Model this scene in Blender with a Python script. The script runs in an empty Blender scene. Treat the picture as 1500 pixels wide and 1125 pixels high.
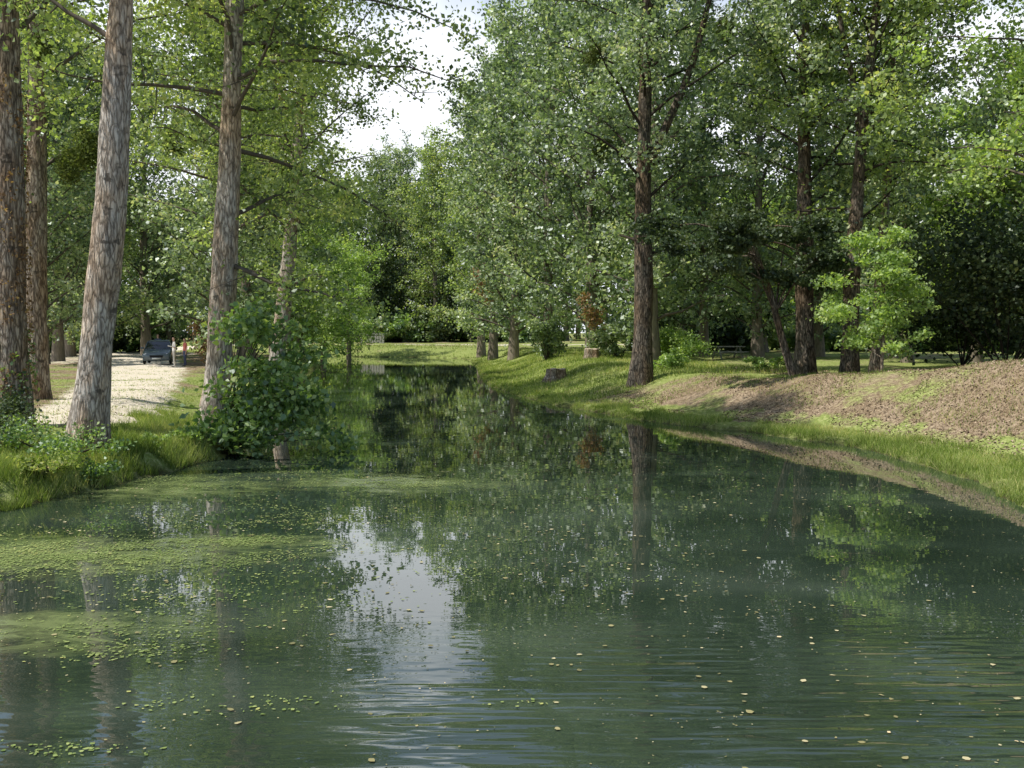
import bpy, math, random
import numpy as np
from mathutils import Vector
R=math.radians
scene=bpy.context.scene
F=1450.0; CAMZ=3.0; YH=485.0
def px(p,d): return (p-750)/F*d
# ------------------------------------------------------------------ node helpers
def new_mat(name):
    m=bpy.data.materials.new(name); m.use_nodes=True
    nt=m.node_tree; nt.nodes.clear()
    out=nt.nodes.new('ShaderNodeOutputMaterial')
    return m,nt,out
def L(nt,a,b): nt.links.new(a,b)
def ramp(nt,fac,stops):
    r=nt.nodes.new('ShaderNodeValToRGB'); e=r.color_ramp.elements
    while len(e)<len(stops): e.new(0.5)
    for i,(p,c) in enumerate(stops):
        e[i].position=p; e[i].color=(*c,1) if len(c)==3 else c
    if fac is not None: L(nt,fac,r.inputs[0])
    return r.outputs[0]
def math_(nt,op,a,b=None,c=None,clamp=False):
    n=nt.nodes.new('ShaderNodeMath'); n.operation=op; n.use_clamp=clamp
    for i,v in enumerate((a,b,c)):
        if v is None: continue
        if isinstance(v,(int,float)): n.inputs[i].default_value=v
        else: L(nt,v,n.inputs[i])
    return n.outputs[0]
def mixc(nt,f,a,b,mode='MIX'):
    n=nt.nodes.new('ShaderNodeMix'); n.data_type='RGBA'; n.blend_type=mode
    if isinstance(f,(int,float)): n.inputs[0].default_value=f
    else: L(nt,f,n.inputs[0])
    for i,v in ((6,a),(7,b)):
        if isinstance(v,tuple): n.inputs[i].default_value=(*v,1)
        else: L(nt,v,n.inputs[i])
    return n.outputs[2]
def noise(nt,vec,scale,detail=4,rough=.55,dist=0):
    n=nt.nodes.new('ShaderNodeTexNoise'); n.inputs['Scale'].default_value=scale
    n.inputs['Detail'].default_value=detail; n.inputs['Roughness'].default_value=rough
    n.inputs['Distortion'].default_value=dist
    if vec is not None: L(nt,vec,n.inputs['Vector'])
    return n.outputs['Fac']
def objco(nt,scale=None):
    t=nt.nodes.new('ShaderNodeTexCoord')
    if scale is None: return t.outputs['Object']
    m=nt.nodes.new('ShaderNodeMapping'); m.inputs['Scale'].default_value=scale
    L(nt,t.outputs['Object'],m.inputs[0]); return m.outputs[0]
def attr(nt,name,out='Fac'):
    a=nt.nodes.new('ShaderNodeAttribute'); a.attribute_name=name; return a.outputs[out]
def bsdf(nt,out,col,rough=.8,spec=.3,bump=None,bstr=.5,bdist=.02):
    b=nt.nodes.new('ShaderNodeBsdfPrincipled')
    if isinstance(col,tuple): b.inputs['Base Color'].default_value=(*col,1)
    else: L(nt,col,b.inputs['Base Color'])
    if isinstance(rough,(int,float)): b.inputs['Roughness'].default_value=rough
    else: L(nt,rough,b.inputs['Roughness'])
    b.inputs['Specular IOR Level'].default_value=spec
    if bump is not None:
        bn=nt.nodes.new('ShaderNodeBump'); bn.inputs['Strength'].default_value=bstr; bn.inputs['Distance'].default_value=bdist
        L(nt,bump,bn.inputs['Height']); L(nt,bn.outputs[0],b.inputs['Normal'])
    if out is not None: L(nt,b.outputs[0],out.inputs[0])
    return b
# ------------------------------------------------------------------ materials
RAMPS={}
def leaf_mat(name,dark,mid,light,trans=.45,gloss=.05,rough=.5,tint=(1.4,1.5,.6)):
    m,nt,out=new_mat(name)
    RAMPS[name]=np.array([dark,mid,light,(light[0]*1.15,light[1]*1.02,light[2]*.95)])
    c=attr(nt,'col','Color')
    d=nt.nodes.new('ShaderNodeBsdfDiffuse'); L(nt,c,d.inputs[0])
    last=d.outputs[0]
    if trans:
        t=nt.nodes.new('ShaderNodeBsdfTranslucent'); L(nt,mixc(nt,1.0,c,tint,'MULTIPLY'),t.inputs[0])
        mx=nt.nodes.new('ShaderNodeMixShader'); mx.inputs[0].default_value=trans
        L(nt,last,mx.inputs[1]); L(nt,t.outputs[0],mx.inputs[2]); last=mx.outputs[0]
    if gloss:
        gl=nt.nodes.new('ShaderNodeBsdfGlossy'); gl.inputs['Roughness'].default_value=rough; gl.inputs[0].default_value=(.9,.95,1,1)
        m2=nt.nodes.new('ShaderNodeMixShader'); m2.inputs[0].default_value=gloss
        L(nt,last,m2.inputs[1]); L(nt,gl.outputs[0],m2.inputs[2]); last=m2.outputs[0]
    L(nt,last,out.inputs[0])
    return m
M_pop=leaf_mat('poplar_leaves',(.05,.078,.035),(.225,.30,.15),(.52,.58,.36),.45,.06,.45,(1.3,1.45,.7))
M_popB=leaf_mat('poplar_leaves_yellowish',(.06,.095,.03),(.27,.355,.12),(.52,.58,.26),.5,.06,.45,(1.4,1.5,.6))
M_bright=leaf_mat('bright_leaves',(.11,.18,.045),(.32,.44,.14),(.48,.59,.22),.5,.04)
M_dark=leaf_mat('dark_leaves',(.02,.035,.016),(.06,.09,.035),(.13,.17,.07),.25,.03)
M_bush=leaf_mat('bush_leaves',(.05,.10,.025),(.18,.29,.075),(.40,.51,.17),.4,.07)
M_mist=leaf_mat('mistletoe_leaves',(.05,.07,.02),(.10,.13,.04),(.17,.2,.07),.3,0)
M_grass=leaf_mat('grass_blades',(.10,.14,.035),(.25,.33,.085),(.56,.55,.26),.4,0,.5,(1.4,1.5,.65))
M_litter=leaf_mat('dry_leaf_litter',(.065,.045,.03),(.20,.145,.095),(.54,.43,.31),0,0)
M_float=leaf_mat('floating_leaf',(.12,.12,.06),(.30,.27,.13),(.62,.55,.34),0,0)
M_algae=leaf_mat('algae',(.12,.17,.05),(.21,.27,.09),(.33,.38,.14),0,0)
M_red=leaf_mat('withered_leaves',(.12,.075,.045),(.28,.17,.10),(.4,.28,.16),.3,0)

def bark_mat(name,dark,mid,light,sc=1.0,tint=(1.02,.86,.71)):
    m,nt,out=new_mat(name)
    v=objco(nt,(7*sc,7*sc,1.5*sc))
    n1=noise(nt,v,1.6,6,.65,.6)
    vo=nt.nodes.new('ShaderNodeTexVoronoi'); vo.feature='DISTANCE_TO_EDGE'; vo.inputs['Scale'].default_value=1.9
    dn=nt.nodes.new('ShaderNodeVectorMath'); dn.operation='ADD'
    cn=nt.nodes.new('ShaderNodeTexNoise'); cn.inputs['Scale'].default_value=1.5; cn.inputs['Detail'].default_value=4; L(nt,v,cn.inputs['Vector'])
    L(nt,v,dn.inputs[0]); L(nt,cn.outputs['Color'],dn.inputs[1]); L(nt,dn.outputs[0],vo.inputs['Vector'])
    crack=math_(nt,'MULTIPLY',vo.outputs['Distance'],4.5,clamp=True)
    f=math_(nt,'MULTIPLY',math_(nt,'MULTIPLY_ADD',crack,.5,.5),n1)
    c=ramp(nt,f,[(.18,dark),(.36,mid),(.58,light)])
    big=noise(nt,objco(nt,(1,1,.4)),1.6,3,.6)
    c=mixc(nt,ramp(nt,big,[(.42,(0,0,0)),(.6,(1,1,1))]),c,mixc(nt,1.0,c,tint,'MULTIPLY'))
    sc_=noise(nt,objco(nt,(1.2,1.2,2.2)),1.9,3,.5)
    c=mixc(nt,ramp(nt,sc_,[(.64,(0,0,0)),(.70,(.8,.8,.8))]),c,dark)
    bsdf(nt,out,c,.9,.1,f,1.0,.05)
    return m
def twig_mat(name,c0,c1,sc=3):
    m,nt,out=new_mat(name); d=nt.nodes.new('ShaderNodeBsdfDiffuse'); L(nt,mixc(nt,noise(nt,objco(nt,(4,4,1)),sc,2),c0,c1),d.inputs[0]); L(nt,d.outputs[0],out.inputs[0]); return m
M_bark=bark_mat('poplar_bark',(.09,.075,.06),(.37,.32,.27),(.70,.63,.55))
M_bark2=bark_mat('shaded_bark',(.02,.018,.015),(.095,.08,.064),(.26,.22,.175))  # bark of the right-hand trunks, with canopy shade put into the colour
M_bark3=bark_mat('brown_bark',(.055,.044,.034),(.22,.178,.14),(.50,.43,.35))
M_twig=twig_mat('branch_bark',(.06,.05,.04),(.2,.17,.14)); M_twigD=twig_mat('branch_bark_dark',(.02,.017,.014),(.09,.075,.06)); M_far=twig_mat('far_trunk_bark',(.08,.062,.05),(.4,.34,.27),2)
def plain(name,col,rough=.5,spec=.5,metal=0,nz=.15):
    m,nt,out=new_mat(name)
    n=noise(nt,objco(nt),6,4)
    c=mixc(nt,n,tuple(x*(1-nz) for x in col),tuple(min(1,x*(1+nz)) for x in col))
    b=bsdf(nt,out,c,rough,spec); b.inputs['Metallic'].default_value=metal
    return m
# ------------------------------------------------------------------ terrain functions
SL=np.array([(-9,-60),(-9.3,-10),(-9.6,8),(-9.3,14),(-8.6,16.4),(-7.8,18.5),(-7.3,21),(-6.8,23.8),(-7.3,25.2),(-8.8,28),(-10,35),(-12.2,50),(-14.5,70),(-17.3,90),(-20,99),(-30,104),(-44,110),(-80,124)],float)
SR=np.array([(8.6,-60),(8.5,8),(8.8,17.4),(9.3,20.7),(8.8,25.6),(7.05,29.2),(4.7,32.2),(3.0,36.6),(1.4,41.4),(-.33,48),(-1.5,58),(-2.7,79),(-4.2,100),(-5.5,108),(-10,112.5),(-20,115.5),(-32,122),(-45,130),(-80,150)],float)
def dist_poly(X,Y,P):
    best=np.full(X.shape,1e9)
    for (x0,y0),(x1,y1) in zip(P[:-1],P[1:]):
        dx,dy=x1-x0,y1-y0; t=np.clip(((X-x0)*dx+(Y-y0)*dy)/(dx*dx+dy*dy),0,1)
        best=np.minimum(best,np.hypot(X-x0-t*dx,Y-y0-t*dy))
    return best
def sm(t): t=np.clip(t,0,1); return t*t*(3-2*t)
def wob(X,Y,s,seed=0):
    r=np.random.RandomState(seed); o=0
    for i in range(7):
        a=r.uniform(0,6.28); f=s*r.uniform(.6,2.4); p=r.uniform(0,6.28)
        o=o+np.sin((X*np.cos(a)+Y*np.sin(a))*f+p+1.3*np.sin((Y*np.cos(a)-X*np.sin(a))*f*.7+p*2))
    return o/7
def terrain(X,Y):
    X=np.asarray(X,float);Y=np.asarray(Y,float)
    dl=dist_poly(X,Y,SL); dr=dist_poly(X,Y,SR)
    w=wob(X,Y,2.2,3)*.35+wob(X,Y,7,4)*.12
    xl=np.interp(Y,SL[:,1],SL[:,0]); xr=np.interp(Y,SR[:,1],SR[:,0])
    left=X<xl; right=X>xr
    D=np.where(left,dl,np.where(right,dr,-np.minimum(dl,dr)))
    Dw=D+w*np.clip(1-np.abs(D)/3,0,1)
    hl=.42*sm(Dw/.5)+.40*sm(Dw/3.5)+.011*np.clip(Dw,0,80)
    cr=np.interp(Y,[0,26,36,100,112,140],[2.25,2.25,1.25,1.25,.8,1.3])
    hr=.14*sm(Dw/.35)+(cr-.14)*sm((Dw-.9)/4.6)+.006*np.clip(Dw,0,80)
    H=np.where(left,hl,np.where(right,hr,-.9*sm(-Dw/1.2)))
    H=np.where(Dw<0,-.9*sm(-Dw/1.2)-.02,H)
    H=H+np.where(Dw>.5,wob(X,Y,.9,8)*.14*np.clip(Dw/3,0,1)+wob(X,Y,5,9)*.03,0)
    return H,Dw,left,right
def gz(x,y): return float(terrain(np.array([x]),np.array([y]))[0][0])
# ------------------------------------------------------------------ mesh helpers
def mesh_np(name,V,Fc,k,mat,lv=None,smooth=False):
    me=bpy.data.meshes.new(name); n=len(V); f=len(Fc)
    me.vertices.add(n); me.vertices.foreach_set('co',np.ascontiguousarray(V,dtype=np.float32).ravel())
    me.loops.add(f*k); me.loops.foreach_set('vertex_index',np.ascontiguousarray(Fc,dtype=np.int32).ravel())
    me.polygons.add(f); me.polygons.foreach_set('loop_start',np.arange(0,f*k,k,dtype=np.int32))
    me.polygons.foreach_set('loop_total',np.full(f,k,dtype=np.int32))
    if smooth: me.polygons.foreach_set('use_smooth',np.ones(f,dtype=bool))
    me.update(calc_edges=True)
    if lv is not None:
        rp=RAMPS[mat.name]; xs=[0,.5,.93,1]
        c=np.ones((n,4),np.float32)
        for q in range(3): c[:,q]=np.interp(lv,xs,rp[:,q])
        a=me.attributes.new('col','FLOAT_COLOR','POINT'); a.data.foreach_set('color',c.ravel())
    me.materials.append(mat)
    return me
def obj(name,me,parent=None,loc=(0,0,0)):
    o=bpy.data.objects.new(name,me); scene.collection.objects.link(o); o.location=loc
    if parent: o.parent=parent
    return o
def empty(name,loc=(0,0,0),rz=0,s=1):
    e=bpy.data.objects.new(name,None); scene.collection.objects.link(e); e.location=loc; e.rotation_euler=(0,0,rz); e.scale=(s,s,s) if isinstance(s,(int,float)) else s
    e.empty_display_size=.1
    return e
def leaves(C,size,lv,rng,up=.35,aspect=.72,vary=.35):
    n=len(C)
    nr=rng.normal(size=(n,3)); nr[:,2]+=up*2*np.sign(rng.uniform(-.15,1,n)); nr/=np.linalg.norm(nr,axis=1)[:,None]
    a=np.cross(nr,rng.normal(size=(n,3))); a/=np.linalg.norm(a,axis=1)[:,None]+1e-9
    b=np.cross(nr,a)
    s=(size*(1+vary*rng.uniform(-1,1,n)))[:,None]
    bend=nr*s*.12
    V=np.stack([C-a*s*.5,C+b*s*aspect*.5-a*s*.12+bend,C+a*s*.5,C-b*s*aspect*.5-a*s*.12+bend],1).reshape(-1,3)
    Fc=np.arange(n*4).reshape(n,4)
    return V,Fc,np.repeat(lv,4)
class Tubes:
    def __init__(s): s.V=[];s.F=[];s.n=0
    def add(s,P,Rr,k=6,rough=0,rng=None):
        P=np.asarray(P,float); m=len(P)
        T=np.gradient(P,axis=0); T/=np.linalg.norm(T,axis=1)[:,None]+1e-9
        ref=np.array([1.,0,0]) if abs(T[0][0])<.8 else np.array([0,1.,0])
        rings=[]
        ang=np.linspace(0,2*np.pi,k,endpoint=False)
        for i in range(m):
            u=np.cross(T[i],ref); u/=np.linalg.norm(u); v=np.cross(T[i],u)
            rr=Rr[i]
            if rough:
                fl=.16*math.exp(-i/ (m*.03))*np.sin(ang*4+1)
                rr=rr*(1+rough*rng.uniform(-1,1,k)*.8+rough*np.sin(ang*5+i*.13+np.sin(i*.3))+.07*math.sin(i*.55+np.sin(i*.21)*2)+fl)
            rings.append(P[i]+np.outer(np.cos(ang)*rr,u)+np.outer(np.sin(ang)*rr,v))
        V=np.concatenate(rings); base=s.n
        i=np.arange(m-1)[:,None]*k; j=np.arange(k)[None,:]; j2=(j+1)%k
        Fq=np.stack([i+j,i+j2,i+k+j2,i+k+j],-1).reshape(-1,4)+base
        s.V.append(V); s.F.append(Fq); s.n+=len(V)
    def mesh(s,name,mat): return mesh_np(name,np.concatenate(s.V),np.concatenate(s.F),4,mat,smooth=True)
def interp_path(P,n):
    P=np.asarray(P,float); d=np.r_[0,np.cumsum(np.linalg.norm(np.diff(P,axis=0),axis=1))]
    t=np.linspace(0,d[-1],n)
    Q=np.stack([np.interp(t,d,P[:,i]) for i in range(3)],1)
    for _ in range(max(1,n//8)):
        Q[1:-1]=(Q[:-2]+2*Q[1:-1]+Q[2:])/4
    return Q
LEAFCOUNT=[0]
def gen_tree(name,seed,trunk,r0,cz0,Rmax,nl,lsize,npc,sig,bark,leafm,elev=(30,60),trunk_k=10,trunk_n=24,rough=0,
             lowfilter=None,sub=6,prof=None,forks=(),raw=False,twig=None):
    rng=np.random.RandomState(seed); tb=Tubes(); tw=Tubes()
    P=interp_path(trunk,trunk_n); H=P[-1,2]
    P[2:,:2]+=np.cumsum(rng.normal(size=(trunk_n-2,2))*.012*24/trunk_n,axis=0)
    tz=P[:,2]/H
    rad=r0*(1-.88*tz**.9)+.3*r0*np.exp(-P[:,2]/.35)+.02
    tb.add(P,rad,trunk_k,rough,rng)
    C=[];LV=[]
    if prof is None: prof=lambda t: (np.sin(np.pi*(.16+.78*t))**.8)
    limbs=[]
    for fk in forks:
        Q=interp_path(fk[0],14); tb.add(Q,np.linspace(fk[1],fk[1]*.2,14),8)
        limbs.append((Q,Rmax*.9))
    for i in range(nl):
        t=((i+.5)/nl)**.92; z=cz0+(H*.985-cz0)*t
        az=i*2.39996+rng.uniform(-.4,.4)
        Rr=Rmax*prof(t)*rng.uniform(.62,1.15)
        if lowfilter is not None:
            k=lowfilter(z,az)
            if k<=0: continue
            Rr*=k
        st=np.array([np.interp(z,P[:,2],P[:,0]),np.interp(z,P[:,2],P[:,1]),z])
        el=R(rng.uniform(*elev)+15*t)
        ln=Rr/max(.35,math.cos(el))*.9
        d=np.array([math.cos(az)*math.cos(el),math.sin(az)*math.cos(el),math.sin(el)])
        m=6; Q=[st]; cur=st.copy(); dd=d.copy()
        for j in range(m-1):
            dd=dd+rng.normal(size=3)*.15+np.array([0,0,-.06]); dd/=np.linalg.norm(dd); cur=cur+dd*ln/(m-1); Q.append(cur.copy())
        Q=np.array(Q); rr=max(.02,np.interp(z,P[:,2],rad)*.26)
        tw.add(Q,np.linspace(rr,.012,m),5)
        limbs.append((Q,ln))
    for Q,ln in limbs:
        ns=max(3,int(sub*(ln/Rmax*.8+.4)))
        lb=rng.uniform(-.16,.16)
        for s_ in range(ns):
            t=.2+.8*(s_+rng.uniform(0,1))/ns
            k=t*(len(Q)-1); i0=min(int(k),len(Q)-2); p=Q[i0]*(1-(k-i0))+Q[i0+1]*(k-i0)
            dd=rng.normal(size=3); dd[2]=dd[2]*.6+.05; dd/=np.linalg.norm(dd)
            sl=(.5+.33*Rmax*.5*(1.1-t))*rng.uniform(.6,1.3)
            e=p+dd*sl+np.array([0,0,-.2*sl])
            tw.add(np.array([p,(p+e)/2+rng.normal(size=3)*.05,e]),[.02,.012,.006],3)
            for c_ in (.45,1.0):
                cc=p*(1-c_)+e*c_+rng.normal(size=3)*sig*.4
                n=max(4,int(npc*rng.uniform(.4,1.5)))
                g=rng.normal(size=(n,3))*np.array([1,1,.75])*sig*rng.uniform(.5,1.05)
                C.append(cc+g); base=rng.uniform(.12,.85)+lb
                LV.append(np.clip(base+rng.normal(size=n)*.16+(g[:,2]/sig)*.08,0,1))  # upper leaves of a clump coloured lighter, painting in light from above
    C=np.concatenate(C);LV=np.concatenate(LV)
    V,Fc,lv=leaves(C,lsize,LV,rng)
    LEAFCOUNT[0]+=len(C)
    if raw: return np.concatenate(tb.V),np.concatenate(tb.F),V,lv
    return tb.mesh(name+'_trunk_mesh',bark),mesh_np(name+'_crown_mesh',V,Fc,4,leafm,lv),tw.mesh(name+'_branch_mesh',twig or M_twig)
def place(name,pm,x,y,rz=0,s=1,dz=-.15,copy=True):
    e=empty(name,(x,y,gz(x,y)+dz),rz,s)
    for nm,me in zip(('trunk','foliage','branches'),pm): obj(nm,me.copy() if copy else me,e)
    return e
class Merge:
    def __init__(s): s.V=[];s.F=[];s.L=[];s.n=0
    def add(s,V,Fc,lv,x,y,z,rz,sc):
        c,sn=math.cos(rz),math.sin(rz)
        W=np.stack([(V[:,0]*c-V[:,1]*sn)*sc+x,(V[:,0]*sn+V[:,1]*c)*sc+y,V[:,2]*sc+z],1)
        s.V.append(W); s.F.append(Fc+s.n); s.n+=len(V)
        if lv is not None: s.L.append(np.clip(lv+rr.uniform(-.1,.1),0,1))
    def obj(s,name,mat,parent):
        return obj(name,mesh_np(name+'_mesh',np.concatenate(s.V),np.concatenate(s.F),4,mat,np.concatenate(s.L) if s.L else None),parent)
def clump_raw(seed,cs,n,lsize,up=.35,shell=.5,spread=.13,per=45):
    rng=np.random.RandomState(seed); C=[];LV=[]
    tot=sum(r[0]*r[1]*r[2] for c,r in cs)
    for c,r in cs:
        k=max(6,int(n*r[0]*r[1]*r[2]/tot)); nc=max(4,k//per)
        cen=rng.normal(size=(nc,3)); cen/=np.linalg.norm(cen,axis=1)[:,None]; cen*=(rng.uniform(0,1,(nc,1))**shell)*.95
        idx=rng.randint(0,nc,k)
        base=rng.uniform(.15,.85,nc)
        p=cen[idx]+rng.normal(size=(k,3))*spread
        C.append(np.array(c)+p*np.array(r)); LV.append(np.clip(base[idx]+rng.normal(size=k)*.15,0,1))
    C=np.concatenate(C);LV=np.concatenate(LV)
    LEAFCOUNT[0]+=len(C)
    return leaves(C,lsize,LV,rng,up)
def clump_mesh(name,seed,cs,n,lsize,mat,**k):
    V,Fc,lv=clump_raw(seed,cs,n,lsize,**k)
    return mesh_np(name,V,Fc,4,mat,lv)
rr=random.Random(3)
# ------------------------------------------------------------------ ground
def axis(segs):
    o=[]
    for a,b,s in segs: o+=list(np.arange(a,b,s))
    o.append(segs[-1][1]); return np.array(o)
ax=axis([(-420,-120,20),(-120,-40,4),(-40,-16,.8),(-16,16,.22),(16,40,1),(40,120,4),(120,420,20)])
ay=axis([(-60,6,3),(6,45,.25),(45,75,.5),(75,135,1),(135,200,4),(200,640,20)])
GX,GY=np.meshgrid(ax,ay); H,D,lf,rt=terrain(GX,GY)
nx,ny=len(ax),len(ay)
V=np.stack([GX,GY,H],-1).reshape(-1,3)
i=np.arange(ny-1)[:,None]*nx; j=np.arange(nx-1)[None,:]
Fc=np.stack([i+j,i+j+1,i+nx+j+1,i+nx+j],-1).reshape(-1,4)
m,nt,out=new_mat('ground_soil_grass')
g=attr(nt,'grass'); pth=attr(nt,'path'); co=objco(nt)
n1=noise(nt,co,1.1,4,.65); n2=noise(nt,co,9,4,.75); n3=noise(nt,co,40,1,.7); n0=noise(nt,co,.35,1,.5)
gm=math_(nt,'ADD',g,math_(nt,'MULTIPLY_ADD',n1,.9,-.45)); gm=math_(nt,'ADD',gm,math_(nt,'MULTIPLY_ADD',n2,.7,-.35)); gm=math_(nt,'ADD',gm,math_(nt,'MULTIPLY_ADD',n0,1.0,-.5))
gf=ramp(nt,gm,[(.38,(0,0,0)),(.62,(1,1,1))])
dirt=ramp(nt,n2,[(.3,(.085,.06,.04)),(.5,(.24,.175,.115)),(.7,(.52,.41,.29))])
dirt=mixc(nt,ramp(nt,n1,[(.36,(0,0,0)),(.6,(.85,.85,.85))]),dirt,mixc(nt,1.0,dirt,(.55,.5,.4),'MULTIPLY'))
dirt=mixc(nt,ramp(nt,n3,[(.45,(0,0,0)),(.62,(.5,.5,.5))]),dirt,(.48,.39,.28))
grs=ramp(nt,n2,[(.25,(.09,.12,.03)),(.5,(.23,.28,.08)),(.75,(.52,.5,.25))])
c=mixc(nt,gf,dirt,grs)
pc=ramp(nt,n2,[(.3,(.50,.43,.33)),(.7,(.80,.72,.59))])
pf=ramp(nt,math_(nt,'ADD',pth,math_(nt,'MULTIPLY_ADD',n1,.9,-.45)),[(.4,(0,0,0)),(.6,(1,1,1))])
c=mixc(nt,pf,c,pc)
mud=attr(nt,'mud'); c=mixc(nt,mud,c,(.04,.032,.02))
d=nt.nodes.new('ShaderNodeBsdfDiffuse'); L(nt,c,d.inputs[0]); bn=nt.nodes.new('ShaderNodeBump'); bn.inputs['Strength'].default_value=.8; bn.inputs['Distance'].default_value=.07; L(nt,noise(nt,co,9,3,.8),bn.inputs['Height']); L(nt,bn.outputs[0],d.inputs['Normal']); L(nt,d.outputs[0],out.inputs[0])
me=mesh_np('ground_mesh',V,Fc,4,m,smooth=True)
X,Y,Dd=V[:,0],V[:,1],D.ravel(); lf=lf.ravel(); rt=rt.ravel()
gL=np.clip(.95-Dd*.11,.42,1)
gR=np.where(Dd<1.0,1.0,np.interp(Y,[0,36,44,200],[.27,.33,.85,.8])*np.where(Dd<9,1,.75))
gR=np.where((Y<40)&(Dd>1.0)&(Dd<2.2),.6,gR)
grassm=np.where(lf,gL,gR)
pcx=np.interp(Y,[14,20,26,40,55,80,110],[-13.5,-12.2,-10.9,-15.5,-20.5,-30,-42])
pathm=np.where(lf,np.clip(1.35-np.abs(X-pcx)/np.interp(Y,[15,60],[1.5,2.9]),0,1),0)
pathm=np.maximum(pathm,np.where(lf&(X<-28)&(Y>60),.5,0))
pathm=np.maximum(pathm,np.where(rt&(Y>118),np.clip(1.0-np.abs(Y-130-(X+10)*-.1)/1.6,0,1),0))
mudm=np.clip(1-np.abs(H.ravel()-.02)/.13,0,1)
for nme,a in (('grass',grassm),('path',pathm),('mud',mudm*.95)):
    at=me.attributes.new(nme,'FLOAT','POINT'); at.data.foreach_set('value',a.astype(np.float32))
obj('ground',me)
# ------------------------------------------------------------------ water
m,nt,out=new_mat('pond_water_surface'); co=objco(nt)
sep=nt.nodes.new('ShaderNodeSeparateXYZ'); L(nt,co,sep.inputs[0])
murk=noise(nt,objco(nt,(.3,.55,1)),.9,3,.5,.3)
col=ramp(nt,murk,[(.3,(.017,.029,.018)),(.52,(.03,.047,.031)),(.74,(.06,.082,.058))])
a=noise(nt,objco(nt,(1,1.7,1)),1.1,2,.5,.3)
b_=noise(nt,objco(nt,(2.2,5,1)),1.5,1,.5)
rip=noise(nt,objco(nt,(1.3,7.5,1)),1.0,1,.4,.25)
rmask=ramp(nt,noise(nt,objco(nt,(.45,.6,1)),.9,1,.5),[(.46,(0,0,0)),(.62,(1,1,1))])
near=nt.nodes.new('ShaderNodeMapRange'); near.inputs[1].default_value=11; near.inputs[2].default_value=6; near.inputs[3].default_value=.02; near.inputs[4].default_value=1
L(nt,sep.outputs['Y'],near.inputs[0])
h=math_(nt,'MULTIPLY',a,.0012)
h=math_(nt,'ADD',h,math_(nt,'MULTIPLY',math_(nt,'MULTIPLY',b_,near.outputs[0]),.006))
def patch(p,py,rx,ry):
    d_=CAMZ*F/(py-YH); mp=nt.nodes.new('ShaderNodeMapping'); mp.vector_type='TEXTURE'; mp.inputs['Location'].default_value=(px(p,d_),d_,0); mp.inputs['Scale'].default_value=(rx,ry,1); L(nt,co,mp.inputs[0])
    ln=nt.nodes.new('ShaderNodeVectorMath'); ln.operation='LENGTH'; L(nt,mp.outputs[0],ln.inputs[0]); return math_(nt,'SUBTRACT',1.0,ln.outputs['Value'],clamp=True)
pm_=None
for q in ((960,1000,1.3,2.0),(1430,1040,1.8,2.4),(620,1080,1.4,1.2),(1200,1090,2.2,1.0)):
    f=patch(*q); pm_=f if pm_ is None else math_(nt,'MAXIMUM',pm_,f)
pm_=math_(nt,'MAXIMUM',math_(nt,'MULTIPLY',pm_,2.6),math_(nt,'MULTIPLY',math_(nt,'MULTIPLY',rmask,near.outputs[0]),.35))
h=math_(nt,'ADD',h,math_(nt,'MULTIPLY',math_(nt,'MULTIPLY',rip,pm_),.02))
bn=nt.nodes.new('ShaderNodeBump'); bn.inputs['Strength'].default_value=1; bn.inputs['Distance'].default_value=1; L(nt,h,bn.inputs['Height'])
film=None; fn=noise(nt,objco(nt,(.9,2.0,1)),1.1,8,.78,1.0)
for q in ((40,815,5.6,1.9),(330,797,2.8,.9),(560,707,3.4,2.2),(230,715,4.0,2.6),(30,930,2.6,1.1)):
    f=patch(*q); film=f if film is None else math_(nt,'MAXIMUM',film,f)
fm=math_(nt,'ADD',math_(nt,'MULTIPLY',film,1.1),math_(nt,'MULTIPLY_ADD',fn,4.6,-2.55))
ff=math_(nt,'MULTIPLY',ramp(nt,fm,[(.05,(0,0,0)),(.9,(1,1,1))]),math_(nt,'MULTIPLY',film,2.0,clamp=True))
ff=math_(nt,'MULTIPLY',ff,.7)
fcol=mixc(nt,ff,col,(.23,.28,.10))
b=nt.nodes.new('ShaderNodeBsdfPrincipled'); L(nt,fcol,b.inputs['Base Color']); L(nt,math_(nt,'MULTIPLY',ff,.3),b.inputs['Roughness'])
b.inputs['IOR'].default_value=1.62; b.inputs['Specular IOR Level'].default_value=.9; L(nt,bn.outputs[0],b.inputs['Normal'])
L(nt,b.outputs[0],out.inputs[0])
me=mesh_np('water_mesh',np.array([(-85,-58,0),(12,-58,0),(12,152,0),(-85,152,0)],float),np.array([[0,1,2,3]]),4,m)
obj('pond_water',me)
rng=np.random.RandomState(5)
def flat_flakes(name,P,size,mat,seed,z=.006):
    rng=np.random.RandomState(seed); n=len(P)
    th=rng.uniform(0,6.28,n); s=size*rng.uniform(.35,1.5,n)**1.3; k=6
    ang=np.linspace(0,2*np.pi,k,endpoint=False)[None,:]+th[:,None]
    r=s[:,None]*rng.uniform(.5,1.1,(n,k))*.5
    el=rng.uniform(.45,1,(n,1)); ea=rng.uniform(0,6.28,(n,1))
    dx=np.cos(ang)*r; dy=np.sin(ang)*r*el
    zz=z+rng.uniform(0,.008,(n,1))+rng.uniform(-.002,.002,(n,k))
    V=np.stack([P[:,0:1]+dx*np.cos(ea)-dy*np.sin(ea),P[:,1:2]+dx*np.sin(ea)+dy*np.cos(ea),zz],-1).reshape(-1,3)
    lv=np.repeat(np.clip(.5+wob(P[:,0],P[:,1],2,11)*.4+rng.normal(size=n)*.25,0,1),k)
    obj(name,mesh_np(name+'_mesh',V,np.arange(n*k).reshape(n,k),k,mat,lv))
def wat(P):
    H,D,_,_=terrain(P[:,0],P[:,1]); return P[D<-.05]
pts=[]
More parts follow.
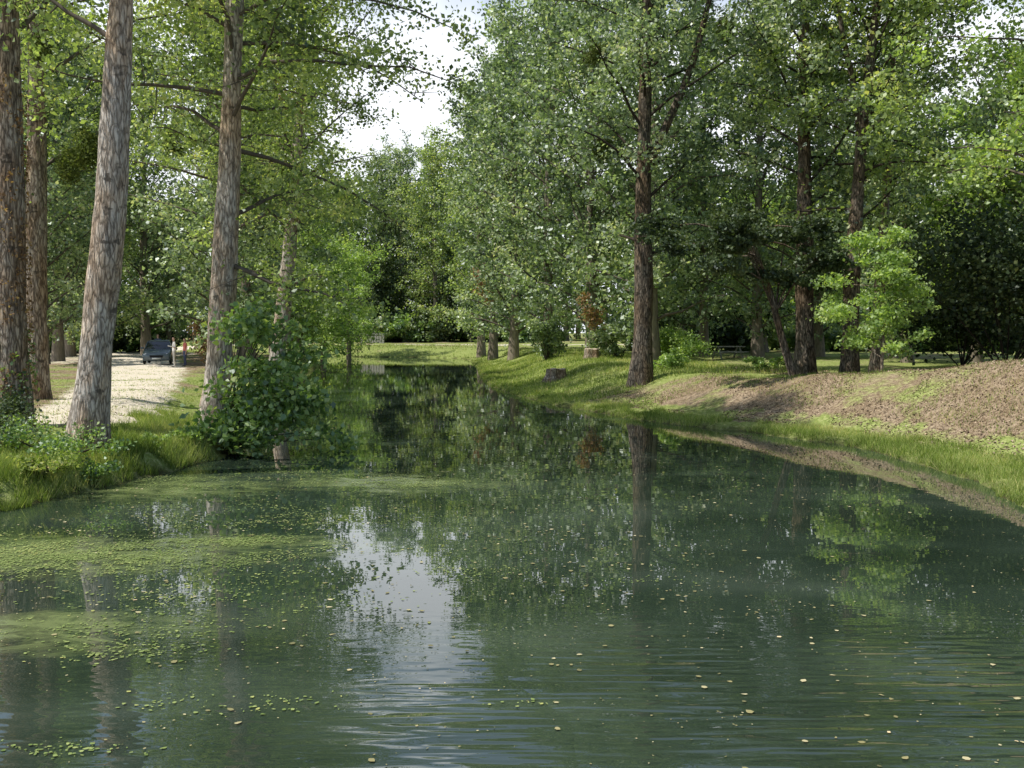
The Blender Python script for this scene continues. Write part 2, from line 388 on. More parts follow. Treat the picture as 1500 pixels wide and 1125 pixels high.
for (cx,cy,rx,ry,n) in ((40,815,380,32,28000),(350,795,130,9,4500),(560,708,150,14,7000),(440,690,90,7,2500),(250,705,160,16,6000),(330,748,190,20,1800),(30,925,220,22,1200),(150,960,160,18,500),(330,1040,160,18,250),(320,892,150,14,600),(320,940,160,16,400),(750,1042,110,10,160),(700,843,100,7,250),(380,765,200,14,1600),(950,855,60,5,120),(250,860,320,70,2500),(60,1110,200,14,250)):
    q=rng.normal(size=(n,2))*.5; 
    X_=cx+q[:,0]*rx; Y_=cy+q[:,1]*ry
    d=CAMZ*F/(Y_-YH); P=np.stack([(X_-750)/F*d,d],1)
    w=wob(P[:,0],P[:,1],2.6,21)+.7*wob(P[:,0],P[:,1],8,22)+.5*wob(P[:,0],P[:,1],20,23)
    pts.append(P[w>rng.uniform(-.4,.7,len(w))])
P=wat(np.concatenate(pts)); flat_flakes('floating_algae',P,.034,M_algae,1)
P=np.stack([rng.uniform(-9,9,9500),5+34*rng.uniform(0,1,9500)**1.5],1)
w=wob(P[:,0],P[:,1],.7,31)+.5*wob(P[:,0],P[:,1],3,32); P=wat(P[w>rng.uniform(-.3,.9,len(w))]); flat_flakes('floating_leaves',P,.05,M_float,2)
P=np.stack([rng.uniform(-9,9,24000),5+34*rng.uniform(0,1,24000)**1.3],1); w=wob(P[:,0],P[:,1]*2,1.4,33); P=wat(P[w>rng.uniform(-.2,.7,len(w))]); flat_flakes('floating_debris',P,.02,M_float,3)
# ------------------------------------------------------------------ grass / litter
def blades(name,P,h,w,seed,mat=M_grass):
    rng=np.random.RandomState(seed); n=len(P); Z,D,_,_=terrain(P[:,0],P[:,1])
    k=(D>.02)&(wob(P[:,0],P[:,1],1.3,47)+.6*wob(P[:,0],P[:,1],5,48)>rng.uniform(-1.0,.35,n)); P=P[k];Z=Z[k];n=len(P)
    hh=h*rng.uniform(.4,1.35,n)*(1+.6*wob(P[:,0],P[:,1],2.5,41)); a=rng.uniform(0,6.28,n); ln=hh*rng.uniform(.1,.9,n); ld=rng.uniform(0,6.28,n)
    B=np.stack([P[:,0],P[:,1],Z-.01],1); wd=np.stack([np.cos(a),np.sin(a),a*0],1)*(w*.5)
    T=B+np.stack([np.cos(ld)*ln,np.sin(ld)*ln,hh],1)
    V=np.stack([B-wd,B+wd,T],1).reshape(-1,3)
    lv=np.clip(.5+.5*wob(P[:,0],P[:,1],1.2,43)+rng.normal(size=n)*.22,0,1)
    obj(name,mesh_np(name+'_mesh',V,np.arange(n*3).reshape(n,3),3,mat,np.repeat(lv,3)))
def along(P0,n,dmin,dmax,y0,y1,side,seed):
    rng=np.random.RandomState(seed); y=rng.uniform(y0,y1,n); x=np.interp(y,P0[:,1],P0[:,0])+side*(dmin+(dmax-dmin)*rng.uniform(0,1,n)**1.3)
    return np.stack([x,y],1)
blades('left_bank_tall_grass',along(SL,60000,-.3,2.2,12,30,-1,1),.24,.016,1)
blades('left_lawn_grass',along(SL,38000,1.2,12,16,60,-1,2),.06,.02,2)
blades('right_shore_grass',along(SR,65000,-.5,1.6,14,45,1,3),.15,.018,3)
blades('right_meadow_grass',along(SR,70000,-.2,11,40,100,1,4),.17,.035,4)
P=along(SR,40000,1.5,12,16,42,1,5); w=wob(P[:,0],P[:,1],.8,51); blades('dry_tuft_grass',P[w>.0],.1,.02,5)
r6=np.random.RandomState(6); P=np.stack([r6.uniform(-34,2,18000),r6.uniform(99,130,18000)],1); blades('far_lawn_grass',P,.2,.06,6)
def litter(name,P,size,seed):
    rng=np.random.RandomState(seed); Z,D,_,_=terrain(P[:,0],P[:,1]); k=(D>.3)&(wob(P[:,0],P[:,1],1.0,61)>rng.uniform(-.8,.5,len(P))); P=P[k];Z=Z[k]
    C=np.stack([P[:,0],P[:,1],Z+.015],1); lv=rng.uniform(0,1,len(P))**1.4; V,Fc,l=leaves(C,size,lv,rng,1.2); obj(name,mesh_np(name+'_mesh',V,Fc,4,M_litter,l))
litter('leaf_litter',along(SR,42000,1.4,13,14,46,1,7),.055,7)
litter('bank_leaf_litter',along(SL,3500,.4,9,14,50,-1,8),.05,8)
# ------------------------------------------------------------------ trees
def camaz_filter(zlim,sides,k=1.0,k2=None):
    def f(z,az):
        az=(az+math.pi)%(2*math.pi)-math.pi
        if z<zlim:
            ok=any(abs((az-s+math.pi)%(2*math.pi)-math.pi)<w for s,w in sides)
            return k if ok else 0
        if k2 and z<15 and abs(az)<.9: return k2
        return 1
    return f
def hero(name,seed,x,y,trunk,r0,cz0,Rm,nl,mat,bark,lsize=.135,npc=36,filt=None,forks=(),sig=.40,elev=(12,45),n=60,sub=7,twig=None):
    pm=gen_tree(name+str(seed),seed,trunk,r0,cz0,Rm,nl,lsize,npc,sig,bark,mat,elev,20,n,.05,filt,sub,None,forks,False,twig)
    return place(name,pm,x,y,copy=False)
f_left=camaz_filter(10,[(math.pi/2,1.1),(math.pi,.7)])
f_c=camaz_filter(8.0,[(.35,.85),(math.pi/2,.6)],1.15,1.4)
hero('poplar_tree',11,px(12,22),22,[(0,0,0),(.05,0,3),(.1,0,8),(.35,.2,15),(.3,0,25)],.39,6.5,5.2,36,M_popB,M_bark3,filt=f_left)
hero('poplar_tree',12,px(122,20.4),20.4,[(0,0,0),(.25,0,2.2),(.62,0,5.2),(.95,0,9),(1.4,.2,16),(1.6,.2,24)],.35,7.5,5.0,34,M_popB,M_bark,filt=f_left)
hero('poplar_tree',13,px(308,26.8),26.8,[(0,0,0),(.25,0,3),(.5,0,6.5),(.8,0,12),(1.0,.3,18),(1,0,25)],.37,4.8,6.0,60,M_popB,M_bark,filt=f_c,elev=(-8,26),npc=50,sub=8)
hero('poplar_tree',14,px(50,31),31,[(0,0,0),(.1,0,4),(.3,0,9),(.4,0,26)],.36,5,5,40,M_popB,M_bark3,filt=f_left)
hero('poplar_tree',15,px(395,46),46,[(0,0,0),(.5,0,3),(1.0,0,7),(1.6,0,14),(1.8,0,25)],.38,5,5.6,56,M_popB,M_bark,lsize=.17,npc=36,elev=(5,45),filt=camaz_filter(7,[(0,1.4),(math.pi/2,1.2)]))
hero('poplar_tree',18,px(318,37),37,[(0,0,0),(.2,0,4),(.6,0,9),(.9,0,14),(.9,0,24)],.30,6,6.0,46,M_popB,M_bark3,lsize=.15,npc=40,elev=(-5,35),filt=camaz_filter(8,[(0,.9),(math.pi/2,1.2)],1.1))
f_r=camaz_filter(8,[(math.pi/2,.9),(0,.8)])
D_=M_twigD
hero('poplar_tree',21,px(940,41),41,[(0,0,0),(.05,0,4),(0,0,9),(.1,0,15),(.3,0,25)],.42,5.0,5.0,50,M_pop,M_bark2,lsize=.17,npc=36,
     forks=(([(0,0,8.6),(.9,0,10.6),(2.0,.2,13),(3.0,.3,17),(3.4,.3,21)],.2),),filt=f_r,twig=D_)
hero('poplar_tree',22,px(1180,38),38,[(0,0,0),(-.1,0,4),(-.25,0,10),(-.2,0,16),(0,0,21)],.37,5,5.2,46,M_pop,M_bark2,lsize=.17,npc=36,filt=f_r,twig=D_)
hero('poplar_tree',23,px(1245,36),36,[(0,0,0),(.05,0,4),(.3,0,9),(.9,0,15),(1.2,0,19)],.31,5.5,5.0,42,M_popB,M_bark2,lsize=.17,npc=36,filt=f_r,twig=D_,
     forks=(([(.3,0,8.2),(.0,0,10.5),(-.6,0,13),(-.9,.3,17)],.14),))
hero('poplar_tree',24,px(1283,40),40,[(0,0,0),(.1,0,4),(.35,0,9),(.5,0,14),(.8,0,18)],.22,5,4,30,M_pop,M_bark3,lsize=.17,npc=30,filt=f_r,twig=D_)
hero('poplar_tree',25,17.3,30,[(0,0,0),(0,0,6),(-.3,0,12),(-.3,0,18)],.32,4.5,6.4,52,M_bright,M_bark3,lsize=.155,npc=46,elev=(-5,40))
pops=[gen_tree('mid_poplar%d'%s,s,[(0,0,0),(.2,0,7),(.1,.2,15),(.2,.1,27)],.42,1.6,5.2,74,.28,20,.46,M_far,M_pop if s%2 else M_popB,(30,58),8,12,0,None,6,lambda t:(np.sin(np.pi*(.22+.74*t))**.7)) for s in (31,32,33)]
brd=[gen_tree('broad%d'%s,s,[(0,0,0),(.2,0,2),(.1,.2,6),(.2,.1,12)],.28,1.4,4.8,42,.23,22,.44,M_far,mt,(10,50),8,10,0,None,7) for s,mt in ((41,M_bright),(42,M_pop))]
for p,d,s in ((955,57,1.0),(868,64,.98),(805,72,1.0),(752,82,1.0),(722,94,1.0),(705,106,1.0),(1030,66,.8),(1110,60,.8),(1200,62,.72),(1310,58,.65)):
    place('poplar_tree',pops[rr.randrange(3)],px(p,d),d,rr.uniform(0,6.28),s)
for p,d,s in ((365,62,.9),(320,54,.85),(215,84,.95),(85,66,.85),(62,60,.85),(103,76,.85),(440,84,.8),(400,98,.85),(150,76,.85),(640,140,1.0),(590,148,1.0),(560,150,1.0)):
    place('poplar_tree',pops[rr.randrange(3)],px(p,d),d,rr.uniform(0,6.28),s)
for p,d,s,k in ((472,97,1.0,0),(510,112,1.05,0),(425,80,.9,0),(350,70,.8,1),(1330,52,1.0,1),(1430,48,1.0,0),(1000,72,.8,1),(1120,76,1,0),(1510,46,1.1,1),(120,90,1,0),(30,78,1,1),(250,95,1,1)):
    place('broadleaf_tree',brd[k],px(p,d),d,rr.uniform(0,6.28),s)
fars=[gen_tree('far%d'%s,s,[(0,0,0),(.2,0,7),(.1,.2,13),(.2,.1,22)],.35,.8,5.6,40,.75,8,.8,None,None,(25,55),5,8,0,None,4,raw=True) for s in (51,52,53)]
bg=empty('distant_trees'); mA=Merge(); mB=Merge(); mT=Merge(); mD=Merge()
def far(x,y,s,dark=False):
    t=fars[rr.randrange(3)]; rz=rr.uniform(0,6.28); z=gz(x,y)-.2
    mT.add(t[0],t[1],None,x,y,z,rz,s); (mD if dark else mA if rr.random()<.6 else mB).add(t[2],np.arange(len(t[2])).reshape(-1,4),t[3],x,y,z,rz,s)
for yy,st in ((150,5.0),(166,6)):
    xx=-yy*.56+rr.uniform(0,3)
    while xx<yy*.56:
        y2=yy+rr.uniform(-5,5); s=rr.uniform(.85,1.15)
        far(xx,y2,s); xx+=st*rr.uniform(.7,1.25)
for p,d,s in ((545,140,.5),(562,142,.55),(528,143,.45),(655,139,.4),(690,138,.45),(620,144,.4)): far(px(p,d),d,s,True)
for i in range(14):
    sd=rr.choice((-1,1)); d=rr.uniform(85,125); xx=(rr.uniform(.3,.6)*d+4 if sd>0 else -rr.uniform(.4,.62)*d)
    far(xx,d,rr.uniform(.8,1.05))
mA.obj('foliage_a',M_pop,bg); mB.obj('foliage_b',M_popB,bg); mD.obj('foliage_dark',M_dark,bg); mT.obj('trunks',M_far,bg)
# small leaning tree, its shade painted in with dark leaf and bark colours
x0,y0=px(1165,35.5),35.5
tb=Tubes(); tr=np.array([(0,0,0),(-.35,0,1.0),(-.75,0,2.4),(-1.0,-.1,3.4),(-1.5,-.2,4.4),(-2.2,-.2,5.2)]); tb.add(interp_path(tr,16),np.linspace(.17,.05,16),8)
cs=[]
r7=np.random.RandomState(7)
for q in range(18):
    e=np.array([-2.0,0,4.4])+r7.normal(size=3)*np.array([1.6,1.0,.8]); s0=tr[r7.randint(2,6)]; tb.add(np.array([s0,(s0+e)/2+(0,0,.2),e]),[.05,.03,.01],4); cs.append((tuple(e),(1.0,.9,.45)))
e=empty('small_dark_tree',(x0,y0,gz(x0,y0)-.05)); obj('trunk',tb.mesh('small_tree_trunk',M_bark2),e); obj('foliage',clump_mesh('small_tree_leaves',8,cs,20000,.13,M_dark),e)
# bright sapling
x0,y0=px(1292,33),33; tb=Tubes(); tb.add(np.array([(0,0,0),(.05,0,2),(0,0,4.4)]),[.05,.04,.01],6); cs=[]
r8=np.random.RandomState(88)
for q in range(34):
    z=.7+3.7*q/33; a=q*2.4; rad_=1.8*(1-abs(z-2.4)/3.0)*r8.uniform(.2,1.2); en=(math.cos(a)*rad_,math.sin(a)*rad_,z+r8.uniform(-.2,.4)); tb.add(np.array([(0,0,z-.3),en]),[.015,.005],3); k=r8.uniform(.6,1.2); cs.append((en,(.5*k,.5*k,.26*k)))
e=empty('sapling_tree',(x0,y0,gz(x0,y0))); obj('trunk',tb.mesh('sapling_trunk',M_bark3),e); obj('foliage',clump_mesh('sapling_leaves',9,cs,7000,.13,M_bright,spread=.4),e)
def shrub(name,x,y,r,h,n,ls,mat,seed,parts=7,sp=.2):
    rg=np.random.RandomState(seed); cs=[]
    for q in range(parts):
        c=rg.normal(size=3)*np.array([r*.45,r*.45,h*.18]); c[2]=h*rg.uniform(.25,.7); cs.append((tuple(c),(r*rg.uniform(.35,.6),r*rg.uniform(.35,.6),h*rg.uniform(.22,.36))))
    tb=Tubes()
    for c,_ in cs: tb.add(np.array([(0,0,-.1),(c[0]*.5,c[1]*.5,c[2]*.6),c]),[.04,.025,.01],4)
    e=empty(name,(x,y,gz(x,y)-.05)); obj('stems',tb.mesh(name+'_stems',M_twigD),e); obj('foliage',clump_mesh(name+'_leaves',seed,cs,n,ls,mat,spread=sp),e); return e
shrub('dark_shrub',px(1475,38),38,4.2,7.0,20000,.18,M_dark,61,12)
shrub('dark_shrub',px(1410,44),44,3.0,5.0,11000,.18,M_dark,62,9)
shrub('shrub',px(985,44),44,.9,.9,2500,.1,M_bright,63)
shrub('shrub',px(1115,42),42,.7,.8,1500,.1,M_bright,64)
shrub('shrub',px(1000,58),58,2.2,2.6,5000,.15,M_bright,65)
shrub('shrub',px(905,62),62,2.0,2.4,4000,.16,M_pop,66)
shrub('shrub',px(800,66),66,1.6,3.2,4000,.18,M_pop,68)
wm=clump_mesh('withered_mesh',67,[((0,0,0),(1.1,1.0,1.2)),((.6,0,-1.2),(.8,.8,.7)),((-.5,.2,1.1),(.8,.8,.8))],700,.24,M_red,spread=.3,per=20)
for p,py,d,s in ((714,415,88,1.0),(425,150,44,.6),(865,455,60,.6),(300,500,60,.7)):
    o=obj('withered_branch_foliage',wm,None,(px(p,d),d,CAMZ+(YH-py)*d/F)); o.scale=(s,s,s)
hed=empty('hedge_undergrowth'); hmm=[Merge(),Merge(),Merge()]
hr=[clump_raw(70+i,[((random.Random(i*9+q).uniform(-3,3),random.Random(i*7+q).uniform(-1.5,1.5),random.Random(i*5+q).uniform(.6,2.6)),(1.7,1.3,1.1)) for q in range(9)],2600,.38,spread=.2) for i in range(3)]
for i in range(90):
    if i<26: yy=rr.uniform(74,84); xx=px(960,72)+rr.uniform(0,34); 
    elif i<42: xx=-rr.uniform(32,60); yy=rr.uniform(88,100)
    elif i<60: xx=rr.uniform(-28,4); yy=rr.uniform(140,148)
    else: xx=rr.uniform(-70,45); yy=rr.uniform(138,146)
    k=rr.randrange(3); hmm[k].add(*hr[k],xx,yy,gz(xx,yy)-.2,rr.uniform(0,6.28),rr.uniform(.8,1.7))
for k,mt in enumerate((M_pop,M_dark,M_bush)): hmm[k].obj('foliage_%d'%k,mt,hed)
# overhanging bush
rg=np.random.RandomState(90); cs=[]; tb=Tubes()
for q in range(56):
    z=rg.uniform(.25,1.6) if q%3 else rg.uniform(1.4,3.4)
    lim=1.35*(1-.24*z)+.35; c=np.array([.6-.05*z+rg.uniform(-1,1)*lim+(1.1*rg.uniform(0,1)**2 if 1.0<z<2.2 else 0),rg.normal()*.55,z])
    tb.add(np.array([(rg.normal()*.1-.4,rg.normal()*.1,0),(c[0]*.4-.2,c[1]*.5,c[2]*.7),c]),[.022,.014,.005],4); k=rg.uniform(.6,1.2); cs.append((tuple(c),(.42*k,.42*k,.28*k)))
x0,y0=px(372,24.3),24.3
e=empty('overhanging_bush',(x0-.2,y0,.05)); obj('stems',tb.mesh('bush_stems',M_twigD),e); obj('foliage',clump_mesh('bush_leaves_mesh',91,cs,5800,.16,M_bush,spread=.55,per=14),e)
for i,(p,d,r,h,mt) in enumerate(((20,19.5,.9,.9,M_bush),(75,19,.7,.8,M_bush),(130,18.8,.4,.5,M_bush),(-30,19,1,1.1,M_dark),(215,21.5,.4,.35,M_bright),(265,23,.45,.4,M_bright),(50,17.8,.6,.4,M_grass),(5,21.2,.7,1.0,M_dark))):
    shrub('bank_weeds',px(p,d),d,r,h,1500,.07,mt,100+i,8,.35)
# ivy
rg=np.random.RandomState(95); n=3400; zz=rg.uniform(0,1,n)**1.3*8; an=rg.uniform(0,6.28,n); rd=.39*(1-.03*zz)+rg.uniform(0,.14,n); k=wob(an*2,zz*1.5,1.4,5)>-.1
C=np.stack([np.cos(an)*rd+zz*.015,np.sin(an)*rd,zz],1)[k]; V,Fc,lv=leaves(C,.08,rg.uniform(0,1,len(C)),rg)
x0,y0=px(12,22),22
obj('ivy_vine',mesh_np('ivy_mesh',V,Fc,4,M_red,lv),None,(x0,y0,gz(x0,y0)-.1))
C=C[C[:,2]<2.3]; C=C+rg.normal(size=C.shape)*.05; V,Fc,lv=leaves(C,.09,rg.uniform(0,1,len(C)),rg)
obj('ivy_vine',mesh_np('ivy2_mesh',V,Fc,4,M_bush,lv),None,(x0,y0,gz(x0,y0)-.1))
# mistletoe
mm=clump_mesh('mistletoe_mesh',97,[((0,0,0),(.55,.55,.5))],1800,.085,M_mist,shell=.4,spread=.2)
for p,py,d,s in ((130,222,30,1.1),(108,250,31,.8),(418,262,46,1.5),(868,85,41,.9),(882,222,42,1.0),(400,62,30,.8),(70,80,30,.7),(1060,52,40,.9),(262,210,40,1.0)):
    o=obj('mistletoe_ball',mm,None,(px(p,d),d,CAMZ+(YH-py)*d/F)); o.scale=(s,s,s*1.05); o.rotation_euler=(s*7,p,d)
# ------------------------------------------------------------------ stumps
m,nt,out=new_mat('stump_cut_wood'); w=nt.nodes.new('ShaderNodeTexWave'); w.wave_type='RINGS'; w.rings_direction='Z'; w.inputs['Scale'].default_value=6; w.inputs['Distortion'].default_value=2; L(nt,objco(nt),w.inputs[0])
bsdf(nt,out,ramp(nt,w.outputs['Fac'],[(0,(.3,.23,.16)),(1,(.6,.52,.4))]),.9,.1)
M_cut=m
for p,d,r,h in ((815,50,.5,.5),(867,60,.45,.65)):
    rg=np.random.RandomState(int(p)); x,y=px(p,d),d; k=18; ang=np.linspace(0,2*math.pi,k,endpoint=False)
    lob=1+.13*np.sin(ang*5+p)+.05*rg.uniform(-1,1,k)
    V=[];zs=[-.3,0,.15,.3,h]; rs=[1.5,1.25,1.05,.97,.93]
    for z,q in zip(zs,rs): V+=[(math.cos(t)*r*q*l,math.sin(t)*r*q*l,z+(rg.uniform(-.04,.05) if z==h else 0)) for t,l in zip(ang,lob)]
    V.append((0,0,h+.01)); Fs=[]
    for a_ in range(4):
        for b2 in range(k): Fs.append((a_*k+b2,a_*k+(b2+1)%k,(a_+1)*k+(b2+1)%k,(a_+1)*k+b2))
    top=[(4*k+b2,4*k+(b2+1)%k,len(V)-1) for b2 in range(k)]
    me=bpy.data.meshes.new('stump'); me.from_pydata(V,[],Fs+top); me.materials.append(M_bark3); me.materials.append(M_cut)
    for pi,pl in enumerate(me.polygons): pl.material_index=1 if pi>=len(Fs) else 0
    obj('tree_stump',me,None,(x,y,gz(x,y)))
# ------------------------------------------------------------------ cars
def prism(name,sections,mat,parent,bevel=.04):
    k=len(sections[0][1]); V=[(x,y,z) for y,pr in sections for x,z in pr]; Fs=[]
    for a in range(len(sections)-1):
        for b in range(k): Fs.append((a*k+b,a*k+(b+1)%k,(a+1)*k+(b+1)%k,(a+1)*k+b))
    Fs.append(tuple(range(k))[::-1]); Fs.append(tuple(range((len(sections)-1)*k,len(sections)*k)))
    me=bpy.data.meshes.new(name); me.from_pydata(V,[],Fs); me.materials.append(mat)
    for pl in me.polygons: pl.use_smooth=True
    o=obj(name,me,parent)
    if bevel:
        bv=o.modifiers.new('b','BEVEL'); bv.width=bevel; bv.segments=2; bv.limit_method='ANGLE'; bv.angle_limit=R(25)
    return o
glass=plain('car_glass',(.02,.025,.03),.05,.8); rub=plain('tyre_rubber',(.02,.02,.02),.8,.2); chrome=plain('wheel_alloy',(.5,.5,.52),.3,.5,.8); lampm=plain('headlamp_glass',(.7,.72,.75),.1,.8); platem=plain('number_plate_paint',(.75,.75,.7),.5)
def car(x,y,rz,col):
    pm=plain('car_paint',col,.25,.7); e=empty('parked_car',(x,y,gz(x,y)),rz)
    def low(w,z0,z1): return [(-w*.94,z0),(w*.94,z0),(w,z0+.2),(w,z1-.12),(w*.9,z1),(-w*.9,z1),(-w,z1-.12),(-w,z0+.2)]
    prism('body',[(-2.0,low(.74,.28,.62)),(-1.85,low(.82,.22,.72)),(-1.0,low(.85,.2,.92)),(.4,low(.86,.2,.96)),(1.6,low(.85,.2,.98)),(1.92,low(.8,.26,.9))],pm,e)
    def cab(w0,w1,z0,z1): return [(-w0,z0),(w0,z0),(w1,z1),(-w1,z1)]
    prism('windows',[(-1.0,cab(.76,.74,.88,.92)),(-.35,cab(.78,.62,.88,1.38)),(1.0,cab(.78,.62,.9,1.41)),(1.8,cab(.74,.68,.9,.96))],glass,e,.02)
    prism('roof',[(-.36,[(-.6,1.37),(.6,1.37),(.56,1.42),(-.56,1.42)]),(.3,[(-.63,1.4),(.63,1.4),(.58,1.47),(-.58,1.47)]),(1.1,[(-.61,1.38),(.61,1.38),(.56,1.44),(-.56,1.44)])],pm,e,.015)
    for sx in (-1,1):
        for i,(ya,za,yb,zb) in enumerate(((-1.02,.9,-.36,1.4),(.45,.9,.4,1.4),(1.75,.93,1.08,1.4))):
            tb=Tubes(); tb.add(np.array([(sx*.775,ya,za),(sx*.63,yb,zb)]),[.03,.03],6); obj('pillar_%d%s'%(i,'l' if sx<0 else 'r'),tb.mesh('pillar',pm),e)
        for yy in (-1.28,1.22):
            bpy.ops.mesh.primitive_torus_add(major_radius=.23,minor_radius=.085,major_segments=24,minor_segments=8,location=(sx*.76,yy,.31),rotation=(0,R(90),0)); o=bpy.context.object; o.name='tyre'; o.parent=e; o.data.materials.append(rub)
            bpy.ops.mesh.primitive_cylinder_add(radius=.2,depth=.08,vertices=20,location=(sx*.79,yy,.31),rotation=(0,R(90),0)); o=bpy.context.object; o.name='wheel_rim'; o.parent=e; o.data.materials.append(chrome)
        bpy.ops.mesh.primitive_uv_sphere_add(radius=.12,segments=12,ring_count=8,location=(sx*.6,-1.9,.6)); o=bpy.context.object; o.scale=(1.3,.6,.65); o.name='headlamp'; o.parent=e; o.data.materials.append(lampm)
        bpy.ops.mesh.primitive_uv_sphere_add(radius=.09,segments=10,ring_count=6,location=(sx*.95,-.55,.98)); o=bpy.context.object; o.scale=(1.2,.6,.8); o.name='wing_mirror'; o.parent=e; o.data.materials.append(pm)
    prism('grille',[(-2.03,[(-.35,.42),(.35,.42),(.4,.56),(-.4,.56)]),(-1.9,[(-.35,.42),(.35,.42),(.4,.56),(-.4,.56)])],rub,e,.01)
    prism('number_plate',[(-2.05,[(-.26,.32),(.26,.32),(.26,.41),(-.26,.41)]),(-1.95,[(-.26,.32),(.26,.32),(.26,.41),(-.26,.41)])],platem,e,0)
car(px(234,62),62,R(14),(.10,.13,.15))
# ------------------------------------------------------------------ people
def person(x,y,rz,shirt,trous,hair,s=1.0,armup=0):
    m,nt,out=new_mat('clothed_person'); sp=nt.nodes.new('ShaderNodeSeparateXYZ'); L(nt,objco(nt),sp.inputs[0]); z=sp.outputs['Z']
    ax_=math_(nt,'ABSOLUTE',sp.outputs['X'])
    skin=(.5,.32,.24)
    c=mixc(nt,math_(nt,'GREATER_THAN',z,.07),(.04,.035,.03),trous); c=mixc(nt,math_(nt,'GREATER_THAN',z,.96),c,shirt)
    fore=math_(nt,'MULTIPLY',math_(nt,'GREATER_THAN',ax_,.2),math_(nt,'LESS_THAN',z,1.17)); c=mixc(nt,fore,c,skin)
    c=mixc(nt,math_(nt,'GREATER_THAN',z,1.47),c,skin); hairm=math_(nt,'GREATER_THAN',math_(nt,'ADD',z,math_(nt,'MULTIPLY',sp.outputs['Y'],.9)),1.665); c=mixc(nt,math_(nt,'MULTIPLY',hairm,math_(nt,'GREATER_THAN',z,1.52)),c,hair)
    bsdf(nt,out,c,.8,.2)
    V=[(0,0,.98)];Ed=[];Rd=[(.155,.11)]
    def add(p,r,par): V.append(p);Rd.append(r if isinstance(r,tuple) else (r,r));Ed.append((par,len(V)-1));return len(V)-1
    w=add((0,.01,1.14),(.135,.10),0); ch=add((0,.01,1.32),(.16,.11),w); nk0=add((0,.01,1.45),(.075,.07),ch); nk=add((0,0,1.51),.055,nk0); hd=add((0,-.01,1.60),(.072,.085),nk); hd2=add((0,-.005,1.68),(.07,.085),hd); add((0,0,1.735),(.04,.05),hd2)
    for sx in (-1,1):
        sh=add((sx*.17,.01,1.40),.058,ch); el=add((sx*.235,.03,1.13),.043,sh)
        if armup and sx>0: wr=add((sx*.22,-.22,1.2),.028,el); hdp=(sx*.21,-.30,1.22); fd=(0,-1,.1)
        else: wr=add((sx*.26,-.03,.88),.028,el); hdp=(sx*.262,-.045,.80); fd=(0,-.15,-1)
        pa=add(hdp,(.034,.018),wr)
        for fi in range(5):
            off=(-.03+.015*fi); b0=(hdp[0],hdp[1]+off*(1 if fd[2]<-.5 else 0),hdp[2]+off*(0 if fd[2]<-.5 else 1)); ll=(.05,.085,.09,.085,.07)[fi]
            add((b0[0]+.006*sx,b0[1]+fd[1]*ll,b0[2]+fd[2]*ll),.009,pa)
        hp=add((sx*.09,0,.90),.095,0); kn=add((sx*.105,-.02*sx,.50),.062,hp); an=add((sx*.115,.02,.09),.042,kn); add((sx*.13,-.13,.035),(.045,.03),an)
    me=bpy.data.meshes.new('person_body'); me.from_pydata(V,Ed,[]); me.materials.append(m)
    o=obj('standing_person',me,None,(x,y,gz(x,y))); o.rotation_euler=(0,0,rz); o.scale=(s,s,s)
    o.modifiers.new('Skin','SKIN')
    for i,r in enumerate(Rd): me.skin_vertices[0].data[i].radius=r
    me.skin_vertices[0].data[0].use_root=True
    o.modifiers['Skin'].use_smooth_shade=True; sb=o.modifiers.new('S','SUBSURF'); sb.levels=sb.render_levels=2
person(px(255,57),57,R(-60),(.8,.76,.72),(.5,.47,.42),(.08,.05,.03),1.0,1)
person(px(232,66),66,R(10),(.1,.12,.2),(.05,.05,.08),(.06,.04,.03),1.05)
person(px(271,60),60,R(-50),(.5,.15,.12),(.08,.09,.14),(.05,.03,.02),.98)
# ------------------------------------------------------------------ fence and picnic table
wood=plain('weathered_wood',(.4,.38,.34),.9,.1,nz=.3)
def box(name,c,s,mat,parent,rot=(0,0,0)):
    bpy.ops.mesh.primitive_cube_add(size=1,location=c,rotation=rot); o=bpy.context.object; o.scale=s; o.name=name; o.parent=parent; o.data.materials.append(mat)
    b=o.modifiers.new('b','BEVEL'); b.width=.01; return o
d=134; e=empty('wooden_fence',(px(530,d),d,gz(px(530,d),d)))
for i in range(9): box('picket_%d'%i,(i*.36,0,.7),(.3,.05,1.4+.08*(i%2)),wood,e)
for z in (.4,1.1): box('rail_%d'%int(z*10),(1.44,.06,z),(3.2,.06,.1),wood,e)
d=60; e=empty('picnic_table',(px(1066,d),d,gz(px(1066,d),d)),R(15))
for i in range(4): box('top_plank_%d'%i,(0,-.32+.21*i,.76),(1.9,.19,.05),wood,e)
for s_ in (-1,1):
    box('seat_%d'%s_,(0,s_*.75,.45),(1.9,.26,.05),wood,e)
    for q in (-1,1): box('leg_%d_%d'%(s_,q),(q*.7,s_*.38,.37),(.08,.07,.85),wood,e,(R(s_*32),0,0))
for q in (-1,1): box('crossbeam_%d'%q,(q*.62,0,.405),(.07,1.6,.07),wood,e)
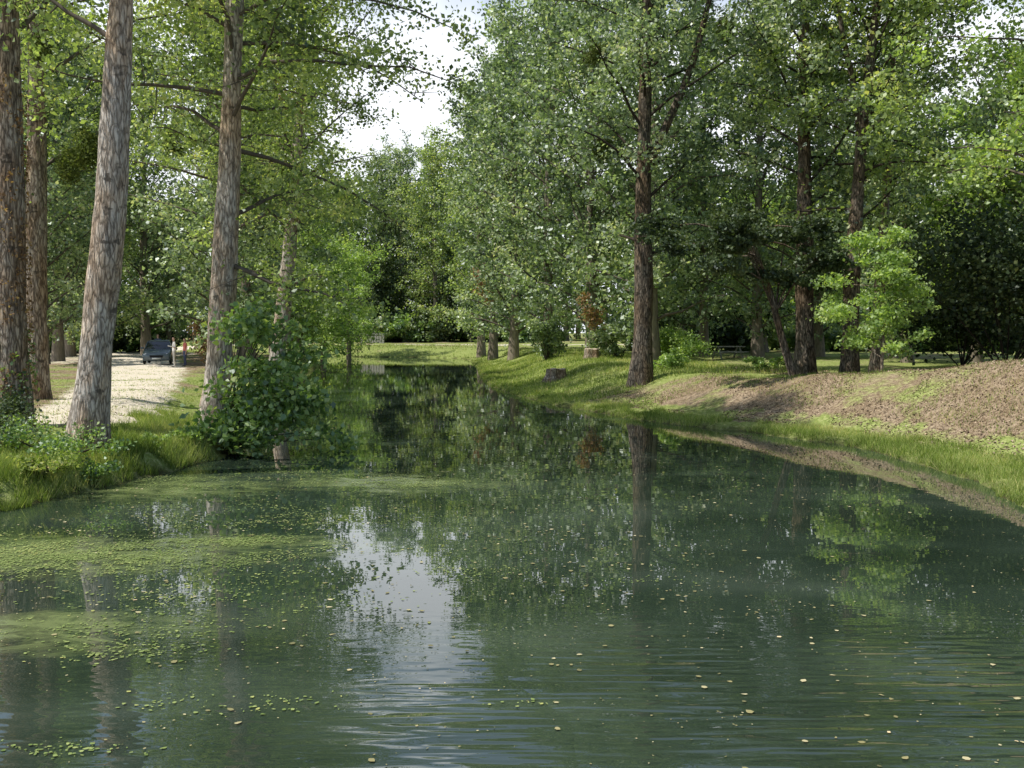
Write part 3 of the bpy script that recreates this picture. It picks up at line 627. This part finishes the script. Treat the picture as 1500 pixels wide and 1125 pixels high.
# ------------------------------------------------------------------ world, sun, camera
sx,sy=-.93,-.28; elv=R(57)
w=bpy.data.worlds.new('World'); scene.world=w; w.use_nodes=True; nt=w.node_tree
sky=nt.nodes.new('ShaderNodeTexSky'); sky.sky_type='NISHITA'; sky.sun_disc=False; sky.sun_elevation=elv; sky.sun_rotation=math.atan2(sx,sy)
sky.air_density=1.0; sky.dust_density=1.0; sky.ozone_density=1
tc=nt.nodes.new('ShaderNodeTexCoord'); sp=nt.nodes.new('ShaderNodeSeparateXYZ'); L(nt,tc.outputs['Generated'],sp.inputs[0])
mp=nt.nodes.new('ShaderNodeMapping'); mp.inputs['Scale'].default_value=(1,1,2.2); L(nt,tc.outputs['Generated'],mp.inputs[0])
cn=noise(nt,mp.outputs[0],4,3,.6,.4)
hz=math_(nt,'ADD',math_(nt,'MULTIPLY',sp.outputs['Z'],-1.0),math_(nt,'MULTIPLY',cn,.3))
hf=ramp(nt,math_(nt,'ADD',hz,.205),[(0,(.12,.12,.12)),(.09,(1,1,1))])
dirf=math_(nt,'MULTIPLY_ADD',sp.outputs['Y'],1.4,-.1,clamp=True)
skyc=mixc(nt,math_(nt,'MULTIPLY',hf,dirf),sky.outputs[0],(8.0,8.3,8.8))
bgn=nt.nodes['Background']; L(nt,skyc,bgn.inputs[0]); bgn.inputs[1].default_value=.15
sd=bpy.data.lights.new('sun','SUN'); sd.energy=5; sd.angle=R(.5); sd.color=(1,.96,.88); so=bpy.data.objects.new('sun',sd); scene.collection.objects.link(so)
hl=math.hypot(sx,sy); v=Vector((sx/hl*math.cos(elv),sy/hl*math.cos(elv),math.sin(elv))); so.rotation_euler=v.to_track_quat('Z','Y').to_euler(); so.location=(-20,-20,40)
cd=bpy.data.cameras.new('camera'); cd.sensor_width=36; cd.lens=F/1500*36; cd.clip_end=2000; cam=bpy.data.objects.new('camera',cd); scene.collection.objects.link(cam)
cam.location=(0,0,CAMZ); cam.rotation_euler=(R(90)-math.atan((562.5-YH)/F),0,0); scene.camera=cam
scene.view_settings.view_transform='Standard'; scene.view_settings.look='None'; scene.view_settings.exposure=0
print('leaves',LEAFCOUNT)
